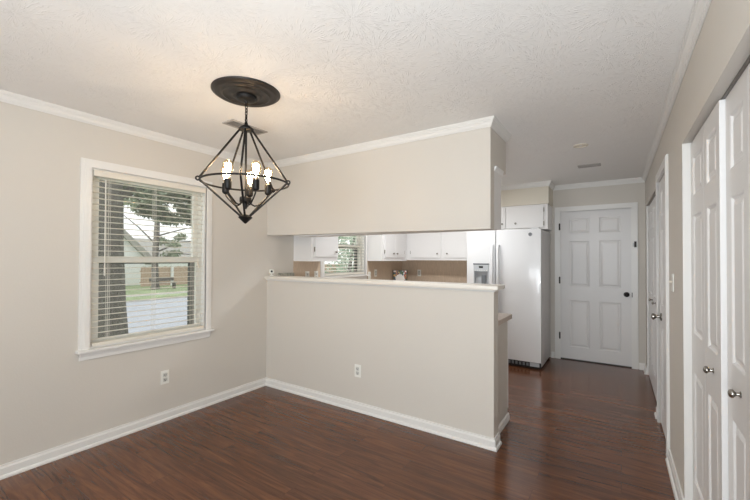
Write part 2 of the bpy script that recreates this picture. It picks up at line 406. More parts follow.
window(2, W2, 1.575, 'white cased kitchen window seen through the opening above the bar')

def blind(W, label, group, xs, wand=True, pitch=.0437, tilt=-.03):
    y0, y1, z0, z1 = W
    a, b = y0+.016, y1-.016
    r = thing('window_blind', (xs, (y0+y1)/2, z1), label, 'blind', group)
    MB().box(xs-.028, xs+.022, a, b, z1-.055, z1-.014, .003).build('headrail', M['blind'], r)
    MB().box(xs+.023, xs+.030, a-.002, b+.002, z1-.058, z1-.013, .003).box(xs-.02, xs+.023, a-.002, a-.0005, z1-.066, z1-.014).box(xs+.03, xs+.034, a-.002, b+.002, z1-.057, z1-.051, .001).box(xs+.03, xs+.034, a-.002, b+.002, z1-.026, z1-.016, .001).build('valance', M['blind'], r)
    s = MB(); z = z1-.088; zb = z0+.045
    dz = math.tan(tilt)*.048/2
    while z > zb:
        pts = []
        for i in range(5):
            t = i/4; u = -.018+.036*t; pts.append((xs+u, a+.002, z+.0025*(1-(2*t-1)**2)-u/.018*dz))
        bot = [(p[0], p[1], p[2]-.0022) for p in pts[::-1]]
        s.prism(pts+bot, (0, b-a-.004, 0)); z -= pitch
    s.build('slats', M['blind'], r)
    MB().box(xs-.024, xs+.024, a+.002, b-.002, z0+.014, z0+.038, .004).build('bottom_rail', M['blind'], r)
    L = b-a
    for f in (.12, .5, .88):
        c = MB()
        for dx in (-.020, .020):
            for dy in (-.005, .005):
                c.tube([(xs+dx, a+L*f+dy, z1-.06), (xs+dx, a+L*f+dy, z0+.03)], .0011, 5)
        c.build('ladder_cord', M['cord'], r)
    if wand:
        yw = a+.07
        MB().tube([(xs+.037, yw, z1-.075), (xs+.037, yw, z1-.74)], .0042, 8).lathe([(.0042, 0), (.006, -.01), (.006, -.05), (.003, -.06)], (xs+.037, yw, z1-.74), n=8).build('tilt_wand', M['cord'], r, 40)
        c = MB()
        for d in (0, .008):
            c.tube([(xs+.035, b-.075+d, z1-.075), (xs+.036, b-.075+d, z1-.30), (xs+.035, b-.072+d, z1-.69-d*3)], .0012, 5)
        pc = c.build('lift_cord', M['cord'], r)
        for d in (0, .010):
            MB().lathe([(.002, 0), (.005, -.006), (.0065, -.03), (.006, -.036), (0, -.037)], (xs+.035, b-.072+d, z1-.69-d*3), n=10).build('tassel', M['smoke'], pc, 40)
    return r
blind(W1, 'cream slatted blind in the dining room window on the left wall', 'window blinds', xL-.005)
blind(W2, 'cream slatted blind in the kitchen window beyond the bar', 'window blinds', xL-.005, wand=False, tilt=.17)

# window behind the camera
w3 = thing('window_3', ((PW[0]+PW[1])/2, YN, PW[2]), 'wide white framed window behind the camera', 'window', kind='structure')
f = MB(); y = YN
for d, (a, b, c, dd) in enumerate(((PW[0]-.06, PW[0]+.05, PW[2]-.06, PW[3]+.06), (PW[1]-.05, PW[1]+.06, PW[2]-.06, PW[3]+.06), (PW[0]+.05, PW[1]-.05, PW[2]-.06, PW[2]+.05), (PW[0]+.05, PW[1]-.05, PW[3]-.05, PW[3]+.06), ((PW[0]+PW[1])/2-.04, (PW[0]+PW[1])/2+.04, PW[2]+.05, PW[3]-.05))):
    f.box(a, b, y+.001, y+.02, c, dd)
f.build('frame', M['trim'], w3)
MB().box(PW[0]+.001, PW[1]-.001, YN-.07, YN-.065, PW[2]+.001, PW[3]-.001).build('pane', M['glass'], w3)

# ---------------------------------------------------------------- panelled doors
def panel_face(mb, w, h, t, panels, T):
    """door slab: front at local y=0 (towards -y), width along x, height z; T maps local to world"""
    xs = sorted({0, w}|{p[0] for p in panels}|{p[1] for p in panels}); zs = sorted({0, h}|{p[2] for p in panels}|{p[3] for p in panels})
    bm = mb.bm; cache = {}
    def V(x, y, z):
        k = (round(x, 5), round(y, 5), round(z, 5))
        if k not in cache: cache[k] = bm.verts.new(T(x, y, z))
        return cache[k]
    def hole(x, z): return any(p[0] < x < p[1] and p[2] < z < p[3] for p in panels)
    for i in range(len(xs)-1):
        for j in range(len(zs)-1):
            if not hole((xs[i]+xs[i+1])/2, (zs[j]+zs[j+1])/2):
                bm.faces.new([V(xs[i], 0, zs[j]), V(xs[i+1], 0, zs[j]), V(xs[i+1], 0, zs[j+1]), V(xs[i], 0, zs[j+1])])
    for (a, b, c, d) in panels:
        px = [x for x in xs if a <= x <= b]; pz = [z for z in zs if c <= z <= d]
        rings = [(0, 0), (.006, .002), (.012, .009), (.022, .0095), (.040, .003)]
        loops = []
        for o, y in rings: loops.append([(a+o, y, c+o), (b-o, y, c+o), (b-o, y, d-o), (a+o, y, d-o)])
        for q, r in zip(loops, loops[1:]):
            for k in range(4):
                k2 = (k+1) % 4
                bm.faces.new([V(*q[k]), V(*q[k2]), V(*r[k2]), V(*r[k])])
        bm.faces.new([V(*p) for p in loops[-1]])
    # edges and back
    B = [(0, t, 0), (w, t, 0), (w, t, h), (0, t, h)]; F = [(x, 0, z) for x, _, z in B]
    bm.faces.new([V(*p) for p in B])
    def side(fp, bp):
        bm.faces.new([V(*p) for p in fp]+[V(*p) for p in bp[::-1]])
    side([(x, 0, 0) for x in xs], [(0, t, 0), (w, t, 0)]); side([(x, 0, h) for x in xs], [(0, t, h), (w, t, h)])
    side([(0, 0, z) for z in zs], [(0, t, 0), (0, t, h)]); side([(w, 0, z) for z in zs], [(w, t, 0), (w, t, h)])
    return mb

def six(w):
    s, m = .118, .112; a = (s, w/2-m/2); b = (w/2+m/2, w-s)
    return [(p[0], p[1], z0, z1) for p in (a, b) for (z0, z1) in ((.165, .815), (1.008, 1.638), (1.742, 1.952))]

# end door of the hall
yd = yF+.018
d1 = thing('door_1', ((DX[0]+DX[1])/2, yd, 0), 'white six panel door at the end of the hall', 'door', kind='structure')
DW = DX[1]-DX[0]-.008
panel_face(MB(), DW, DH-.018, .036, six(DW), lambda x, y, z: Vector((DX[0]+.004+x, yd+y, .014+z))).build('slab', M['door'], d1)
f = MB()
for (wd, th) in ((.060, .012), (.052, .017), (.020, .012)):
    f.box(DX[0]-wd, DX[0]-.001+.012*(th == .012 and wd > .05), yF-th, yF-.0005, 0, DH+wd); f.box(DX[1]+.001-.012*(th == .012 and wd > .05), DX[1]+wd, yF-th, yF-.0005, 0, DH+wd); f.box(DX[0], DX[1], yF-th, yF-.0005, DH-.006, DH+wd)
f.build('door_casing', M['trim'], d1)
for z in (1.852, 1.103, .33):
    MB().box(DX[0]-.008, DX[0]+.012, yF-.0195, yF-.0125, z-.045, z+.045, .002).tube([(DX[0]+.004, yF-.021, z-.048), (DX[0]+.004, yF-.021, z+.048)], .006, 8).build('hinge', M['hinge'], d1, 40)
KX = .066; KZ = .94
MB().lathe([(.033, 0), (.033, .004), (.028, .009), (.013, .012), (.011, .03), (.022, .036), (.029, .048), (.027, .060), (.016, .066), (0, .067)], (KX, yd-.0005, KZ), 'y', 24, -1).build('door_knob', M['bronze'], d1, 40)
MB().box(DX[1]+.020, DX[1]+.045, yF-.028, yF-.018, 1.552, 1.628, .003).build('latch_plate', M['bronze'], d1)
MB().box(DX[1]+.004, DX[1]+.019, yF-.026, yF-.018, 1.56, 1.61, .003).build('latch', M['lgrey'], d1)
MB().box(DX[1]-.008, DX[1]+.002, yF-.015, yF-.0125, .91, .97).build('strike_plate', M['hinge'], d1)
struct(MB().box(DX[0]+.001, DX[1]-.001, yF+.004, yF+.065, .0006, .012, .002), 'trim_3', M['black'], 'dark threshold under the hall end door', 'threshold')

# side door in the right wall
xd = xR+.004
d2 = thing('door_2', (xd, (D2[0]+D2[1])/2, 0), 'white side door between the two closets on the right wall', 'door', kind='structure')
wd2 = D2[1]-D2[0]-.008
panel_face(MB(), wd2, 2.04, .036, six(wd2), lambda x, y, z: Vector((xd+y, D2[1]-.004-x, .012+z))).build('slab', M['door'], d2)
f = MB()
for (wd, th) in ((.075, .012), (.066, .018)):
    f.box(xR-th, xR-.0005, D2[0]-wd, D2[0]-.001, 0, 2.06+wd); f.box(xR-th, xR-.0005, D2[1]+.001, D2[1]+wd, 0, 2.06+wd); f.box(xR-th, xR-.0005, D2[0]-.001, D2[1]+.001, 2.061, 2.06+wd)
f.build('door_casing', M['trim'], d2)
for z in (1.86, 1.02, .24):
    MB().box(xR-.006, xR+.003, D2[0]+.002, D2[0]+.020, z-.045, z+.045, .002).tube([(xR-.008, D2[0]+.004, z-.047), (xR-.008, D2[0]+.004, z+.047)], .006, 8).build('hinge', M['nickel'], d2, 40)
yk = D2[1]-.13
kb = MB().lathe([(.032, 0), (.032, .005), (.026, .010), (.012, .014), (.010, .034), (.018, .040), (.027, .052), (.026, .062), (.015, .069), (0, .070)], (xd-.0005, yk, .92), 'x', 24, -1).build('door_knob', M['nickel'], d2, 40)

# folding closet doors
def bifold(n, span, top, xf, widths, offs, knobs, label, gap=.012, kr=.015):
    y0, y1 = span; g = .004
    r = thing('door_%d' % n, (xf, (y0+y1)/2, 0), label, 'closet door', kind='structure')
    leaves = []; ys = y1-.008
    for lw, off in zip(widths, offs):
        pan = [(.060, lw-.064, .20, .785), (.060, lw-.064, .985, 1.615), (.060, lw-.064, 1.715, 1.925)]
        x = xf+off; hh = top-.016-gap
        lf = panel_face(MB(), lw-g, hh, .030, pan, lambda X, Y, Z: Vector((x+Y, ys-X, .016+Z))).build('door_leaf', M['door'], r)
        leaves.append((lf, x)); ys -= lw
    for (i, yk, z) in knobs:
        lf, x = leaves[i]
        MB().lathe([(.011, 0), (.011, .002), (.007, .004), (.0055, .012), (.009, .015), (kr, .020), (kr*1.03, .025), (kr*.8, .030), (kr*.35, .033), (0, .0335)], (x-.0005, yk, z), 'x', 20, -1).build('knob', M['nickel'], lf, 40)
    MB().box(xf+.010, xf+.028, y0+.003, y1-.003, top-gap+.001, top-.001).build('track', M['track'], r)
    j = MB()
    j.box(xR-.0005, xR+.105, y1-.006, y1-.0005, .0005, top-.001)
    j.box(xR-.0005, xR+.105, y0+.0005, y0+.006, .0005, top-.001)
    j.build('jamb', M['trim'], r)
    return r
bifold(3, C1, HD, xR+.0345, (.36, .318, .30, .30), (0, 0, .018, .018), ((1, 2.097, .925), (2, 1.775, .925)), 'white four leaf folding closet door nearest on the right wall')
bifold(4, C2, 2.05, xR+.013, (.341,)*4, (0, 0, 0, 0), ((1, 4.93, .965), (2, 4.55, .967)), 'white four leaf folding closet door at the far end of the right wall', .032)

# ---------------------------------------------------------------- chandelier and medallion
CX, CY = -1.963, 1.487
md = MB().lathe([(.207, 0), (.207, -.006), (.200, -.012), (.193, -.013), (.187, -.020), (.180, -.022), (.162, -.018), (.150, -.020), (.140, -.026), (.132, -.020), (.100, -.020), (.088, -.026), (.078, -.032), (.070, -.030), (0, -.030)], (CX, CY, H-.0005), 'z', 64).build('ceiling_medallion', M['medal'], None, 50)
tag(md, 'round dark bronze medallion on the ceiling above the chandelier', 'ceiling medallion')
ch = thing('chandelier', (CX, CY, 1.62), 'black open diamond cage chandelier with five glowing bulbs', 'chandelier')
zc = H-.031
MB().lathe([(.062, 0), (.062, -.010), (.057, -.020), (.045, -.027), (.014, -.030), (.010, -.040), (0, -.042)], (CX, CY, zc), 'z', 32).build('canopy', M['iron'], ch, 40)
zt = 2.205
lk = MB(); z = zc-.045; i = 0
while z > zt+.035:
    R = Matrix.Rotation(PI/2, 3, 'X'); R = Matrix.Rotation(i % 2*PI/2, 3, 'Z') @ R
    lk.torus((CX, CY, z), .0135, .0032, 16, 6, R, .55); z -= .0205; i += 1
lk.tube([(CX+.004, CY, zc-.03), (CX+.005, CY+.004, zc-.09), (CX-.004, CY-.002, zt+.03)], .0028, 6)
lk.build('chain', M['iron'], ch, 40)
MB().lathe([(.006, .045), (.010, .040), (.012, .026), (.022, .020), (.042, .006), (.046, 0), (.044, -.008), (.030, -.013), (0, -.014)], (CX, CY, zt), 'z', 32).build('hub', M['iron'], ch, 40)
zr, Rr = 1.864, .263
MB().torus((CX, CY, zr), Rr, .0062, 72, 8).build('ring', M['iron'], ch, 40)
# axis toward the camera
va = math.atan2(-CY, -CX); lat = va+PI/2    # lat: seen to the right is va+90deg
zf = 1.642
def pol(a, r, z): return Vector((CX+r*math.cos(a), CY+r*math.sin(a), z))
for k in range(5):
    a = va+math.radians(-6+72*k)
    rod = MB()
    rod.tube([pol(a, .036, zt-.004), pol(a, Rr+.004, zr+.004)], .0064, 8)
    rod.build('upper_rod', M['iron'], ch, 40)
    MB().tube([pol(a, Rr+.004, zr-.004), pol(a, .022, zf+.006)], .0064, 8).build('lower_rod', M['iron'], ch, 40)
    t = Matrix.Rotation(a, 3, 'Z') @ Matrix.Rotation(PI/2, 3, 'X')
    MB().torus(pol(a, Rr+.010, zr), .011, .0048, 16, 8, t).build('joint', M['iron'], ch, 40)
MB().lathe([(.010, .024), (.018, .022), (.040, .010), (.043, .006), (.040, .001), (.012, -.026), (.006, -.032), (0, -.034)], (CX, CY, zf), 'z', 32).build('finial', M['iron'], ch, 40)
MB().tube([(CX, CY, zt-.01), (CX, CY, 1.70)], .0065, 10).build('stem', M['iron'], ch, 40)
MB().lathe([(.008, .022), (.033, .020), (.036, .014), (.036, -.010), (.030, -.016), (.012, -.020), (.010, -.05), (0, -.052)], (CX, CY, 1.755), 'z', 28).build('arm_hub', M['iron'], ch, 40)
Ra, zs = .137, 1.81
for k in range(5):
    a = va+math.radians(25+72*k)
    MB().tube([pol(a, .028, 1.752), pol(a, .036, 1.732), pol(a, .055, 1.722), pol(a, .075, 1.728), pol(a, .118, 1.768), pol(a, .132, 1.785), pol(a, Ra, 1.80)], .0048, 8).build('arm', M['iron'], ch, 40)
    MB().lathe([(.010, -.012), (.017, -.006), (.021, 0), (.021, .055), (.018, .057), (0, .057)], pol(a, Ra, zs), 'z', 20).build('lamp_socket', M['iron'], ch, 40)
    b = MB().lathe([(.0135, 0), (.0135, .010), (.021, .028), (.029, .052), (.032, .072), (.029, .091), (.019, .106), (.008, .112), (0, .113)], pol(a, Ra, zs+.058), 'z', 24).build('light_bulb', M['bulbglass'], ch, 60)
    fl = MB()
    c = pol(a, Ra, zs+.058)
    for q in range(8):
        an = 2*PI*q/8
        fl.tube([c+Vector((.009*math.cos(an), .009*math.sin(an), .022)), c+Vector((.018*math.cos(an+.35), .018*math.sin(an+.35), .088))], .0022, 6)
    fl.tube([c+Vector((0, 0, .012)), c+Vector((0, 0, .088))], .0035, 8)
    fl.build('filament', M['filament'], b)

# ---------------------------------------------------------------- outlets and switches
def outlet_proto():
    r = thing('wall_outlet', (0, 0, 0), 'white duplex outlet low on the left wall under the window', 'outlet', 'wall outlets')
    MB().box(-.035, .035, -.006, -.0005, -.0575, .0575, .002).build('cover_plate', M['plate'], r)
    for z in (-.0195, .0195):
        m = MB().box(-.017, .017, -.0085, -.006, z-.0165, z+.0165, .004)
        q = m.build('receptacle', M['socket'], r)
        MB().box(-.0085, -.0055, -.0092, -.0084, z-.004, z+.007).box(.0055, .0085, -.0092, -.0084, z-.003, z+.006).box(-.003, .003, -.0092, -.0084, z-.012, z-.006).build('slots', M['slot'], q)
    return r
def switch_proto():
    r = thing('light_switch', (0, 0, 0), 'white light switch on the strip of wall between closet and side door', 'light switch', 'light switches')
    MB().box(-.035, .035, -.006, -.0005, -.0575, .0575, .002).build('cover_plate', M['plate'], r)
    MB().box(-.005, .005, -.022, -.006, .000, .012, .002).build('toggle', M['smoke'], r)
    return r
op, sp = outlet_proto(), switch_proto()
first = {id(op): True, id(sp): True}
def put(p, loc, rz, label):
    o = p if first[id(p)] else copy_tree(p)
    first[id(p)] = False
    o.location = loc; o.rotation_euler = (0, 0, rz); o['label'] = label
    return o
for p, loc, rz, lab in (
    (op, (xL, 1.664, .371), PI/2, 'white duplex outlet low on the left wall under the window'),
    (op, (-2.009, yB, .365), 0, 'white duplex outlet low on the half wall below the bar'),
    (op, (xL+.004, 3.385, 1.175), PI/2, 'leftmost kitchen outlet on the tan backsplash left of the kitchen window'),
    (op, (xL+.004, 3.545, 1.175), PI/2, 'white kitchen outlet beside the left casing of the kitchen window'),
    (op, (xL+.004, 4.93, 1.165), PI/2, 'white outlet on tan backsplash left of the floral picture'),
    (op, (-2.915, yF-.004, 1.150), 0, 'white outlet on tan backsplash right of the floral picture'),
    (sp, (xR, 3.06, 1.245), -PI/2, 'white light switch on the right wall between near closet and side door'),
    (sp, (xL+.004, 4.755, 1.135), PI/2, 'white switch close to the right casing of the kitchen window')):
    put(p, loc, rz, lab)

# ---------------------------------------------------------------- ceiling items
def vent(loc, lx, ly, label, bars):
    r = thing('ceiling_vent', loc, label, 'vent', 'ceiling vents'); x, y, z = loc; z -= .0008
    MB().box(x-lx/2, x-lx/2+.02, y-ly/2, y+ly/2, z-.007, z, .002).box(x+lx/2-.02, x+lx/2, y-ly/2, y+ly/2, z-.007, z, .002).box(x-lx/2+.02, x+lx/2-.02, y-ly/2, y-ly/2+.02, z-.007, z, .002).box(x-lx/2+.02, x+lx/2-.02, y+ly/2-.02, y+ly/2, z-.007, z, .002).build('frame', M['vent'], r)
    MB().box(x-lx/2+.02, x+lx/2-.02, y-ly/2+.02, y+ly/2-.02, z-.002, z-.0005).build('backing', M['ventback'], r)
    s = MB()
    n = 9
    for i in range(n):
        if bars == 'y':
            a = x-lx/2+.026+(lx-.052)*i/(n-1); s.prism([(a-.005, y-ly/2+.02, z-.003), (a-.004, y-ly/2+.02, z-.003), (a+.005, y-ly/2+.02, z-.009), (a+.004, y-ly/2+.02, z-.009)], (0, ly-.04, 0))
        else:
            a = y-ly/2+.026+(ly-.052)*i/(n-1); s.prism([(x-lx/2+.02, a-.005, z-.003), (x-lx/2+.02, a-.004, z-.003), (x-lx/2+.02, a+.005, z-.009), (x-lx/2+.02, a+.004, z-.009)], (lx-.04, 0, 0))
    s.build('slats', M['vent'], r)
vent((-2.495, 1.885, H), .135, .335, 'grey metal ceiling vent behind the chandelier', 'y')
vent((-.285, 4.735, H), .22, .13, 'pale ceiling vent in the hall nearest the end door', 'x')
sd = thing('smoke_detector', (-.30, 3.865, H), 'round cream ring shaped fitting on the hall ceiling', 'smoke detector')
MB().lathe([(.062, 0), (.062, -.004), (.058, -.008), (.052, -.008), (.048, -.002), (0, -.002)], (-.30, 3.865, H-.0005), 'z', 40).build('base_plate', M['smoke'], sd, 40)
MB().lathe([(.012, 0), (.012, -.002), (.010, -.003), (0, -.003)], (-.30, 3.865, H-.0025), 'z', 24).build('centre_cap', M['trim'], sd, 40)

# ---------------------------------------------------------------- bar ledge and what stands on it
br = tag(MB().box(xL+.001, -.738, yB-.040, yB+.165, 1.1645, 1.198, .009).build('bar_ledge', M['bar'], None, 30), 'long white bar ledge capping the half wall', 'bar ledge')
MB().sweep([(xL+.001, yB-.0006), (xK+.0008, yB-.0006), (xK+.0008, yB+.112)], [(0, 1.150), (.006, 1.150), (.010, 1.157), (.012, 1.1643), (0, 1.1643)], -1).build('bed_moulding', M['trim'], br)
cx, cy, cz = -3.232, 2.80, 1.1985
sc = thing('security_camera', (cx, cy, cz), 'small white camera with a dark lens at left end of bar ledge', 'camera')
MB().lathe([(.021, 0), (.021, .004), (.017, .009), (.007, .013), (.006, .028), (0, .028)], (cx, cy, cz), 'z', 24).build('base', M['plate'], sc, 40)
bm_ = MB().box(cx-.024, cx+.023, cy-.022, cy+.022, cz+.024, cz+.072, .014)
bm_.build('body', M['plate'], sc, 50)
dv = (Vector((0, 0, 1.25))-Vector((cx, cy, cz))); dv.z = 0; dv.normalize()
dirv = Vector((.75, -.66, 0)).normalized()
p0 = Vector((cx, cy, cz+.05))+dirv*.024
MB().tube([p0, p0+dirv*.006], .012, 16).build('lens', M['black'], sc, 40)
tag(MB().box(xL+.001, xL+.022, 2.905, 3.150, .9103, 1.2225, .002).build('splash_ledge', M['stone'], None), 'mottled grey stone upstand on the left wall behind the bar', 'stone upstand')

# ---------------------------------------------------------------- kitchen cabinets
def knob(parent, loc, axis='y', sgn=-1, r=.014):
    MB().lathe([(.008, 0), (.006, .004), (.005, .012), (r, .016), (r, .022), (r*.6, .026), (0, .0265)], loc, axis, 16, sgn).build('knob', M['nickel'], parent, 40)
def hinge(parent, x0, x1, y0, y1, z):
    MB().box(x0, x1, y0, y1, z-.028, z+.028, .001).build('hinge', M['nickel'], parent)
# cabinet A: left wall, left of the window (front faces +x)
xf = xL+.325
def left_cabinet(y0, y1, doors, label, depth, zb=1.359):
    xf = xL+depth
    r = thing('wall_cabinet', ((xL+xf)/2, y0, zb), label, 'cabinet', 'kitchen wall cabinets')
    MB().box(xL+.001, xf, y0, y1, zb, 2.143).build('body', M['cab'], r)
    for (a, b, kside, hs) in doors:
        d = MB().box(xf+.0005, xf+.018, a, b, 1.412, 2.105, .003).build('door', M['cab'], r)
        ky = b-.05 if kside > 0 else a+.05
        knob(d, (xf+.018, ky, 1.475), 'x', 1)
        hy = a if kside > 0 else b
        for z in (1.50, 2.02): hinge(d, xf+.003, xf+.016, hy-.010 if kside > 0 else hy+.001, hy-.001 if kside > 0 else hy+.010, z)
    return r
left_cabinet(3.155, 3.626, [(3.205, 3.62, 1, 0)], 'white one door wall cabinet left of the kitchen window', .29)
left_cabinet(4.695, 5.46, [(4.765, 5.045, 1, 0), (5.052, 5.36, -1, 0)], 'white two door wall cabinet right of the kitchen window', .275)
fr = thing('wall_cabinet', (-2.37, 5.47, 1.372), 'long white wall cabinet with two doors left of the refrigerator', 'cabinet', 'kitchen wall cabinets')
MB().box(xL+.001, -1.80, 5.47, yF-.005, 1.372, 2.143).build('body', M['cab'], fr)
for (a, b, ks) in ((-2.905, -2.365, 1), (-2.305, -1.83, -1)):
    d = MB().box(a, b, 5.452, 5.4695, 1.412, 2.105, .003).build('door', M['cab'], fr)
    knob(d, ((b-.055) if ks > 0 else (a+.05), 5.452, 1.478), 'y', -1)
    for z in (1.50, 2.02): hinge(d, a-.010 if ks > 0 else b+.001, a-.001 if ks > 0 else b+.010, 5.455, 5.468, z)
# cabinet over the refrigerator
ov = thing('wall_cabinet', (-1.31, 5.42, 1.80), 'short white cabinet above the refrigerator', 'cabinet', 'kitchen wall cabinets')
MB().box(-1.798, -.812, 5.425, yF-.002, 1.802, 2.143).build('body', M['cab'], ov)
for (a, b, ks) in ((-1.76, -1.365, 1), (-1.335, -.865, -1)):
    d = MB().box(a, b, 5.407, 5.4245, 1.825, 2.12, .003).build('door', M['cab'], ov)
    knob(d, ((b-.04) if ks > 0 else (a+.115), 5.407, 1.892), 'y', -1)
    for z in (1.88, 2.065): hinge(d, a-.010 if ks > 0 else b+.001, a-.001 if ks > 0 else b+.010, 5.408, 5.4235, z)
# cabinets hung on the kitchen side of the header
hc = thing('wall_cabinet', (-2.0, yH, 1.63), 'white cabinet hung behind the header above the bar', 'cabinet', 'kitchen wall cabinets')
MB().box(xL+.34, -.8035, yH+.001, 3.06, 1.628, 2.104).build('body', M['cab'], hc)
for i in range(5):
    a = xL+.36+i*.415
    d = MB().box(a, a+.39, 3.0605, 3.075, 1.645, 2.06, .003).build('door', M['cab'], hc)
    knob(d, (a+.345, 3.075, 1.70), 'y', 1)
MB().sweep([(-.803, yH+.001), (-.803, 3.076)], [(0, 2.070), (.006, 2.070), (.014, 2.09), (.018, 2.1035), (0, 2.1035)], -1).build('top_moulding', M['cab'], hc)

# base cabinet run behind the half wall and its counter
pb = thing('base_cabinet', (-2.0, yB+.12, 0), 'greige sided base cabinet behind the half wall end', 'cabinet')
MB().box(xL+.65, -.822, yB+.117, 3.335, .0005, .868).build('body', M['wall'], pb)
MB().box(-.842, -.820, 3.336, 3.354, .10, .86, .002).box(-1.9, -.842, 3.336, 3.354, .10, .86, .002).build('door', M['cab'], pb)
MB().sweep([(-.8215, yB+.1185), (-.8215, 3.352)], shoe, -1).build('shoe_moulding', M['trim'], pb)
tag(MB().box(xL+.001, -.797, yB+.1165, 3.40, .8695, .910, .004).build('countertop', M['counter'], None), 'taupe counter end showing beyond the half wall', 'countertop')
lc = thing('base_cabinet', (-2.9, 4.2, 0), 'white base cabinet along the left kitchen wall', 'cabinet')
MB().box(xL+.002, -2.66, 3.40, yF-.002, .0005, .868).build('body', M['cab'], lc)
MB().box(-2.6595, -1.80, 5.21, yF-.002, .0005, .868).build('side_body', M['cab'], lc)
tag(MB().box(xL+.002, -2.63, 3.4005, yF-.002, .8695, .910, .004).box(-2.63, -1.80, 5.18, yF-.002, .8695, .910, .004).build('countertop', M['counter'], None), 'taupe counter in the kitchen corner under the wall cabinets', 'countertop')
struct(MB().box(xL+.0005, xL+.004, 3.152, 3.626, .911, 1.371).box(xL+.0005, xL+.004, 4.69, yF-.001, .911, 1.371).box(xL+.004, -1.79, yF-.004, yF-.0005, .911, 1.371).box(xL+.0005, xL+.004, 3.626, 4.69, .911, 1.06), 'trim_4', M['splash'], 'tan woven backsplash under the kitchen wall cabinets', 'backsplash')

# floral square picture leaning in the corner
fx, fy, fz = -3.115, 5.47, .9105
pc = thing('square_picture', (fx, fy, fz), 'square floral wreath picture with dark edge leaning in the kitchen corner', 'picture')
vd = Vector((-fx, -fy, 0)).normalized(); sd_ = Vector((-vd.y, vd.x, 0)); up = (Vector((0, 0, 1))*.985-vd*.17).normalized(); nrm = sd_.cross(up)
if nrm.dot(vd) < 0: nrm = -nrm
def FP(u, v, w): return Vector((fx, fy, fz))+sd_*u+up*v+nrm*w
hw, ht = .122, .29
MB().prism([FP(-hw, 0, 0), FP(hw, 0, 0), FP(hw, ht, 0), FP(-hw, ht, 0)], nrm*.014).build('frame', M['black'], pc)
MB().prism([FP(-hw+.012, .010, .0142), FP(hw-.012, .010, .0142), FP(hw-.012, ht-.008, .0142), FP(-hw+.012, ht-.008, .0142)], nrm*.002).build('print', mat('white print', srgb(238, 236, 232), .5), pc)
cols = [srgb(196, 92, 62), srgb(64, 96, 112), srgb(86, 108, 78), srgb(214, 178, 110), srgb(96, 124, 140), srgb(60, 66, 78), srgb(190, 130, 110)]
fm = [mat('floral colour %s' % c, cols[i], .6) for i, c in enumerate(('rust', 'blue', 'green', 'yellow', 'slate', 'navy', 'rose'))]
wb = MB(); wb.bm.faces.ensure_lookup_table()
rnd = random.Random(3)
for i in range(260):
    a = rnd.uniform(0, 2*PI); rr = rnd.uniform(.070, .124)
    u = max(-hw+.022, min(hw-.022, rr*1.2*math.cos(a))); v = max(.018, min(ht-.018, ht/2+rr*1.2*math.sin(a)))
    if math.hypot(u, v-ht/2) < .066: continue
    n = 7; R0 = rnd.uniform(.009, .019)
    vs = [wb.bm.verts.new(FP(u+R0*math.cos(2*PI*k/n)*(1 if k % 2 else .7), v+R0*math.sin(2*PI*k/n), .0166+.00002*i)) for k in range(n)]
    fc = wb.bm.faces.new(vs); fc.material_index = rnd.randrange(7)
wb.build('floral_wreath', fm, pc)

# ---------------------------------------------------------------- refrigerator
FX0, FX1, FY, FT = -1.783, -.829, 5.016, 1.782
FS = -1.389
rf = thing('refrigerator', ((FX0+FX1)/2, 5.4, 0), 'white side by side refrigerator with dispenser left of the end door', 'refrigerator')
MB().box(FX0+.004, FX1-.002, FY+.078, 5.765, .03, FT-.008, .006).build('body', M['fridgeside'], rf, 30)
MB().box(FX0+.02, FX1-.02, FY+.06, 5.70, .0008, .03).build('feet_base', M['black'], rf)
g = MB().box(FX0+.01, FX1-.01, FY+.045, FY+.077, .012, .082, .004)
gr = g.build('toe_grille', M['black'], rf)
sl = MB()
for i in range(20): sl.box(FX0+.05+i*.045, FX0+.078+i*.045, FY+.041, FY+.046, .03, .07)
sl.build('grille_slots', M['grey'], gr)
MB().box(FX1-.14, FX1-.03, FY+.030, FY+.044, .030, .078, .004).build('grille_label', M['lgrey'], gr)
DT = .072
DPX0, DPX1, DPZ0, DPZ1 = -1.688, -1.482, .955, 1.325
def fdoor(x0, x1):
    return MB()
# freezer door has a pocket for the dispenser
m = MB(); z0, z1 = .088, FT
m.box(FX0, DPX0, FY, FY+DT, z0, z1); m.box(DPX1, FS-.004, FY, FY+DT, z0, z1); m.box(DPX0, DPX1, FY, FY+DT, z0, DPZ0); m.box(DPX0, DPX1, FY, FY+DT, DPZ1, z1); m.box(DPX0, DPX1, FY+.055, FY+DT, DPZ0, DPZ1)
fz_ = m.build('freezer_door', M['fridge'], rf)
fd_ = MB().box(FS+.004, FX1, FY, FY+DT, z0, z1, .010).build('fresh_food_door', M['fridge'], rf, 30)
MB().box(DPX0+.001, DPX1-.001, FY-.010, FY+.054, 1.225, 1.318, .003).build('control_panel', M['lgrey'], fz_)
MB().box(DPX0-.004, DPX1+.004, FY-.016, FY+.004, 1.318, 1.336, .005).build('dispenser_visor', M['grey'], fz_)
MB().box(-1.612, -1.556, FY-.012, FY-.0095, 1.272, 1.298).build('display', M['black'], fz_)
bt = MB()
for k in range(6): bt.box(-1.672+k*.031, -1.655+k*.031, FY-.0115, FY-.0098, 1.238, 1.247)
bt.build('buttons', M['plate'], fz_)
MB().box(DPX0+.001, DPX0+.012, FY-.004, FY+.054, DPZ0+.001, 1.224).box(DPX1-.012, DPX1-.001, FY-.004, FY+.054, DPZ0+.001, 1.224).box(DPX0+.012, DPX1-.012, FY+.046, FY+.054, DPZ0+.001, 1.224).box(DPX0+.012, DPX1-.012, FY-.004, FY+.046, DPZ0+.001, DPZ0+.02).build('dispenser_well', M['lgrey'], fz_)
MB().box(-1.585, -1.530, FY+.012, FY+.030, 1.06, 1.175, .004).build('dispenser_paddle', M['grey'], fz_)
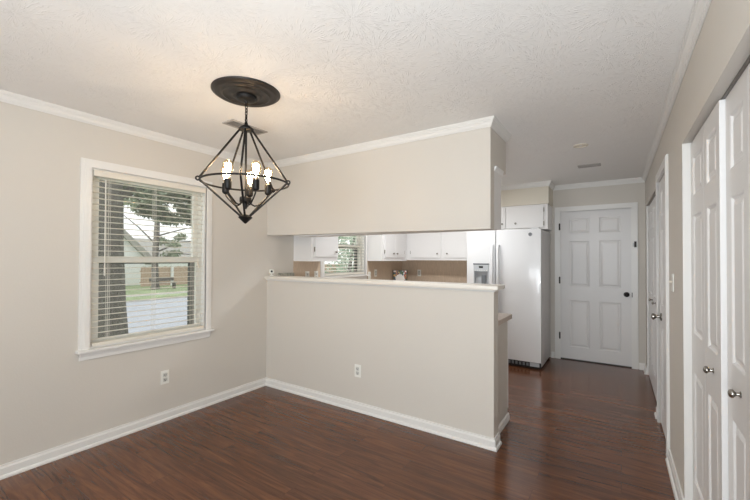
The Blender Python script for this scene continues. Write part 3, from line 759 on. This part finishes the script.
for x, pr_ in ((FS-.038, fz_), (FS+.038, fd_)):
    MB().tube([(x, FY-.001, 1.575), (x, FY-.030, 1.568), (x, FY-.042, 1.545), (x, FY-.046, 1.45), (x, FY-.048, 1.0), (x, FY-.046, .62), (x, FY-.042, .52), (x, FY-.030, .50), (x, FY-.001, .493)], .0195, 12).build('handle', M['fridge'], pr_, 60)
bx, bz = -.955, 1.712
bd = MB().lathe([(.0235, 0), (.0235, .002), (.020, .0035), (0, .0035)], (bx, FY-.0004, bz), 'y', 28, -1).build('badge', M['grey'], fd_, 40)
# monogram: ring and two interlaced loops
mg = MB(); Rx = Matrix.Rotation(PI/2, 3, 'X')
mg.torus((bx, FY-.0042, bz), .0185, .0010, 28, 6, Rx)
mg.torus((bx-.0058, FY-.0042, bz), .0058, .0009, 18, 6, Rx); mg.torus((bx+.0058, FY-.0042, bz+.001), .0052, .0009, 18, 6, Rx, .7)
mg.build('monogram', M['lgrey'], bd, 60)
for x0, x1 in ((FX0+.03, FX0+.12), (FX1-.12, FX1-.03)):
    MB().box(x0, x1, FY+.02, FY+.15, FT+.0005, FT+.016, .004).build('hinge_cover', M['fridge'], rf)

# ---------------------------------------------------------------- lamps overhead in the kitchen (hidden by the header from here)
kl = thing('ceiling_lamp', (-2.0, 4.25, H), 'white box ceiling lamp in the kitchen behind the header', 'ceiling lamp')
MB().box(-2.64, -1.36, 4.08, 4.42, H-.03, H-.0008, .004).build('housing', M['trim'], kl)
MB().box(-2.62, -1.38, 4.10, 4.40, H-.075, H-.0305, .012).build('diffuser', M['lamp'], kl)
def area(name, loc, rot, sx, sy, power, col):
    L = bpy.data.lights.new(name, 'AREA'); L.shape = 'RECTANGLE'; L.size = sx; L.size_y = sy; L.energy = power; L.color = col
    o = bpy.data.objects.new(name, L); COL.objects.link(o); o.location = loc; o.rotation_euler = rot; return o
area('kitchen_lamp_light', (-2.0, 4.25, H-.08), (0, 0, 0), 1.2, .28, 17, (.98, .99, 1))
area('rear_window_daylight', ((PW[0]+PW[1])/2, YN+.03, (PW[2]+PW[3])/2), (PI/2, 0, 0), PW[1]-PW[0]-.1, PW[3]-PW[2]-.1, 96, (.91, .96, 1))

# ---------------------------------------------------------------- outdoors
GZ = -.9
struct(MB().box(-70, xL-WT-.02, -40, 60, GZ-.3, GZ), 'lawn', M['lawn'], 'green lawn outside the dining room window', 'lawn')
struct(MB().box(-20.8, -8.6, -40, 60, GZ+.0005, GZ+.02), 'road', M['road'], 'pale grey street outside the window', 'road')
struct(MB().box(-21.05, -20.8, -40, 60, GZ+.0005, GZ+.10), 'kerb', M['kerb'], 'concrete kerb on the far side of the street', 'kerb')
struct(MB().box(-25.2, -23.9, -40, 60, GZ+.0005, GZ+.02), 'path', M['kerb'], 'pale path crossing the grass beyond the street', 'path')
# fence
fn = thing('wooden_fence', (-31.5, 14.2, GZ), 'brown wooden board fence beyond the street', 'fence')
s = MB()
y = 14.15; k = 0
while y < 40:
    h = 1.58+.02*math.sin(k*1.7); s.box(-31.5, -31.47, y, y+.142, GZ+.03, GZ+h); y += .15; k += 1
s.build('boards', M['fence'], fn)
MB().box(-31.56, -31.501, 14.1, 40, GZ+.3, GZ+.4).box(-31.56, -31.501, 14.1, 40, GZ+1.2, GZ+1.3).build('rail', M['fence'], fn)
MB().box(-31.46, -31.30, 16.45, 16.63, GZ, GZ+1.72).build('post', M['siding'], fn)
# white gabled house behind
hs = thing('white_house', (-36, 12, GZ), 'white gabled house beyond the fence', 'house')
hx = -34
# gable end faces the street; right slope descends to y 16.6
MB().prism([(hx, 5.2, GZ), (hx, 15.6, GZ), (hx, 15.6, 1.4), (hx, 10.4, 6.6), (hx, 5.2, 1.4)], (-9, 0, 0)).build('walls', M['siding'], hs)
MB().prism([(hx+.35, 16.15, .80), (hx+.35, 16.15, 1.40), (hx+.35, 10.4, 7.2), (hx+.35, 10.4, 6.6)], (-9.7, 0, 0)).prism([(hx+.35, 4.65, .80), (hx+.35, 4.65, 1.40), (hx+.35, 10.4, 7.2), (hx+.35, 10.4, 6.6)], (-9.7, 0, 0)).build('roof', M['shingle'], hs)
wn = MB().box(hx+.001, hx+.05, 13.05, 13.85, 2.1, 3.5).build('window', M['siding'], hs)
MB().box(hx+.05, hx+.06, 13.13, 13.77, 2.2, 3.4).build('pane', M['houseglass'], wn)
h2 = thing('white_house', (-42, 26, GZ), 'low pale house right of the thin tree beyond the fence', 'house')
MB().box(-50, -40, 19.5, 34, GZ, 1.5).build('walls', M['siding'], h2)
MB().prism([(-39.5, 19, 1.4), (-50.5, 19, 1.4), (-45, 19, 3.6)], (0, 15.5, 0)).build('roof', M['shingle'], h2)
# bench under the thin tree
bn = thing('park_bench', (-28.2, 14.3, GZ), 'small dark bench under the thin tree across the street', 'bench')
MB().box(-28.4, -27.95, 13.35, 15.1, GZ+.44, GZ+.50).build('seat', M['bark'], bn)
for y in (13.45, 14.95): MB().box(-28.35, -28.0, y, y+.1, GZ+.001, GZ+.44).build('leg', M['bark'], bn)
MB().box(-28.46, -28.40, 13.35, 15.1, GZ+.58, GZ+.86).build('backrest', M['bark'], bn)

def leaves(mb, rnd, centers, n, size, flat=.6):
    for (c, rad) in centers:
        for i in range(n):
            d = Vector((rnd.gauss(0, 1), rnd.gauss(0, 1), rnd.gauss(0, 1))).normalized()*rad*rnd.random()**.45
            d.z *= flat; p = Vector(c)+d
            u = Vector((rnd.uniform(-1, 1), rnd.uniform(-1, 1), rnd.uniform(-1, 1))).normalized()
            v = u.cross(Vector((rnd.uniform(-1, 1), rnd.uniform(-1, 1), rnd.uniform(-1, 1)))).normalized()
            s = size*rnd.uniform(.6, 1.3)
            mb.bm.faces.new([mb.bm.verts.new(p+u*s), mb.bm.verts.new(p+v*s*.45+u*s*.1), mb.bm.verts.new(p-u*s), mb.bm.verts.new(p-v*s*.45+u*s*.1)])
    return mb
rnd = random.Random(11)
# thick trunk near the window
TX, TY = -7.6, 2.93
t1 = thing('street_tree', (TX, TY, GZ), 'thick grey trunked tree close outside the left window', 'tree', 'trees outside the window')
MB().tube([(TX, TY+.02, GZ-.05), (TX, TY+.02, GZ+.15), (TX, TY, GZ+.6), (TX, TY-.01, .5), (TX, TY-.03, 1.6), (TX+.02, TY-.05, 3), (TX, TY, 5.0)], [.42, .37, .29, .235, .205, .195, .17], 20).build('trunk', M['bark'], t1, 60)
for (a, b, c) in (((TX, TY, 2.5), (TX+.3, TY+1.0, 3.0), (TX+.2, TY+2.2, 2.95)), ((TX, TY, 3.2), (TX-.5, TY+1.2, 3.7), (TX-.8, TY+2.6, 3.6))):
    MB().tube([a, b, c], [.10, .06, .025], 8).build('branch', M['bark'], t1, 60)
cs = [((TX+rnd.uniform(-.5, .5), TY+.2+i*.1, 2.70+rnd.uniform(-.2, .3)), rnd.uniform(.26, .42)) for i in range(24)]
cs += [((TX+rnd.uniform(-.5, .5), TY+.75+i*.16, 2.32+rnd.uniform(-.2, .12)), .24) for i in range(9)]
leaves(MB(), rnd, cs, 300, .055).build('foliage', M['leaf'], t1)
# thin tree across the street
TX, TY = -28.8, 13.95
t2 = thing('street_tree', (TX, TY, GZ), 'thin grey tree across the street in front of the fence', 'tree', 'trees outside the window')
MB().tube([(TX, TY, GZ-.05), (TX, TY, GZ+.3), (TX, TY-.05, 1), (TX, TY+.05, 3), (TX, TY+.15, 6)], [.34, .25, .22, .20, .14], 12).build('trunk', M['bark'], t2, 60)
for (a, b, c) in (((TX, TY, 1.8), (TX+.3, TY+1.6, 2.6), (TX+.2, TY+3.6, 2.9)), ((TX, TY, 2.4), (TX, TY-1.2, 3.6), (TX, TY-2.2, 4.4)), ((TX, TY, 3.0), (TX, TY+1.8, 3.6), (TX, TY+4, 4.2)), ((TX, TY+.1, 1.3), (TX, TY+1.7, 1.75), (TX+.2, TY+3.8, 1.6))):
    MB().tube([a, b, c], [.065, .045, .02], 7).build('branch', M['bark'], t2, 60)
cs = [((TX+rnd.uniform(-1.2, 1.2), TY+rnd.uniform(-2.6, 4.6), rnd.uniform(3.6, 6.6)), rnd.uniform(.5, 1.0)) for i in range(20)]
cs += [((TX+rnd.uniform(-.6, 1.2), TY+rnd.uniform(.4, 4.6), rnd.uniform(1.3, 3.4)), rnd.uniform(.3, .6)) for i in range(16)]
leaves(MB(), rnd, cs, 110, .13).build('foliage', M['leafpale'], t2)
# leafy shrub beyond the kitchen window
sh = thing('tall_shrub', (-6.6, 8.6, GZ), 'light green leafy shrub outside the kitchen window', 'shrub')
MB().tube([(-6.6, 8.6, GZ-.02), (-6.6, 8.6, 1.0), (-6.5, 8.7, 2.0)], [.08, .06, .03], 8).build('stem', M['bark'], sh, 60)
cs = [((-6.6+rnd.uniform(-.4, .4), 8.6+rnd.uniform(-1.6, 2.2), rnd.uniform(-.6, 2.5)), .55) for i in range(34)]
leaves(MB(), rnd, cs, 120, .08, .9).build('foliage', M['leafmint'], sh)

RM = Matrix.Translation((xR, 3.4, 0)) @ Matrix.Rotation(SPLAY, 4, 'Z') @ Matrix.Translation((-xR, -3.4, 0))
for o in [o for o in bpy.data.objects if o.parent is None and (o.name in ('wall_right', 'baseboard_right', 'baseboard_near', 'baseboard_middle', 'door_2', 'door_3', 'door_4', 'light_switch'))]:
    o.matrix_basis = RM @ o.matrix_basis

# added softbox, unseen behind the camera, brightens the ceiling like a bounced flash
lx, ly, lz = -.15, -.60, 1.20
tl = thing('added_bounce_lamp', (lx, ly, 0), 'added black softbox lamp on a tripod stand behind the camera, standing in for bounced flash', 'lamp')
MB().tube([(lx, ly, .30), (lx, ly, 1.02)], .013, 12).build('pole', M['iron'], tl, 40)
for k in range(3):
    a = 2*PI*k/3+.5
    MB().tube([(lx+.012*math.cos(a), ly+.012*math.sin(a), .52), (lx+.30*math.cos(a), ly+.30*math.sin(a), .012)], .009, 8).build('leg', M['iron'], tl, 40)
aim = Vector((-.17, .62, .76)).normalized()
q = aim.to_track_quat('Z', 'Y'); hp = Vector((lx, ly, lz)); sz = .30
def SB(u, v, w): return hp+q @ Vector((u, v, w))
sb = MB(); cr = [(-1, -1), (1, -1), (1, 1), (-1, 1)]
for k in range(4):
    (a1, b1), (a2, b2) = cr[k], cr[(k+1) % 4]
    sb.poly([SB(a1*sz, b1*sz, .02), SB(a2*sz, b2*sz, .02), SB(a2*.07, b2*.07, -.25), SB(a1*.07, b1*.07, -.25)])
sb.poly([SB(a1*.07, b1*.07, -.25) for (a1, b1) in cr])
sb.build('lamp_shade', M['black'], tl)
Lt = bpy.data.lights.new('softbox', 'AREA'); Lt.shape = 'SQUARE'; Lt.size = .58; Lt.energy = 60; Lt.color = (.87, .945, 1)
lo = bpy.data.objects.new('added_bounce_light', Lt); COL.objects.link(lo); lo.location = hp; lo.rotation_euler = aim.to_track_quat('-Z', 'Y').to_euler()

# ---------------------------------------------------------------- sky, camera, look
w = bpy.data.worlds.new('overcast sky'); S.world = w; w.use_nodes = True
bg = w.node_tree.nodes['Background']; bg.inputs[0].default_value = (.98, .99, 1, 1); bg.inputs[1].default_value = 1.55
cam = bpy.data.cameras.new('camera'); cam.sensor_width = 36; cam.lens = 370.4/750*36
cam.shift_y = 4.1/750; cam.clip_start = .02; cam.clip_end = 300
co = bpy.data.objects.new('camera', cam); COL.objects.link(co)
yaw, pit, roll = .5851, .0129, -.004
co.matrix_world = Matrix.Translation((0, 0, 1.3907)) @ Matrix.Rotation(yaw, 4, 'Z') @ Matrix.Rotation(PI/2+pit, 4, 'X') @ Matrix.Rotation(-roll, 4, 'Z')
S.camera = co
S.view_settings.view_transform = 'Standard'; S.view_settings.look = 'None'; S.view_settings.gamma = 1
S.view_settings.use_curve_mapping = False; S.view_settings.exposure = 0
S.cycles.use_denoising = True
S.cycles.max_bounces = 12; S.cycles.diffuse_bounces = 6; S.cycles.transparent_max_bounces = 24
S.cycles.sample_clamp_indirect = 8
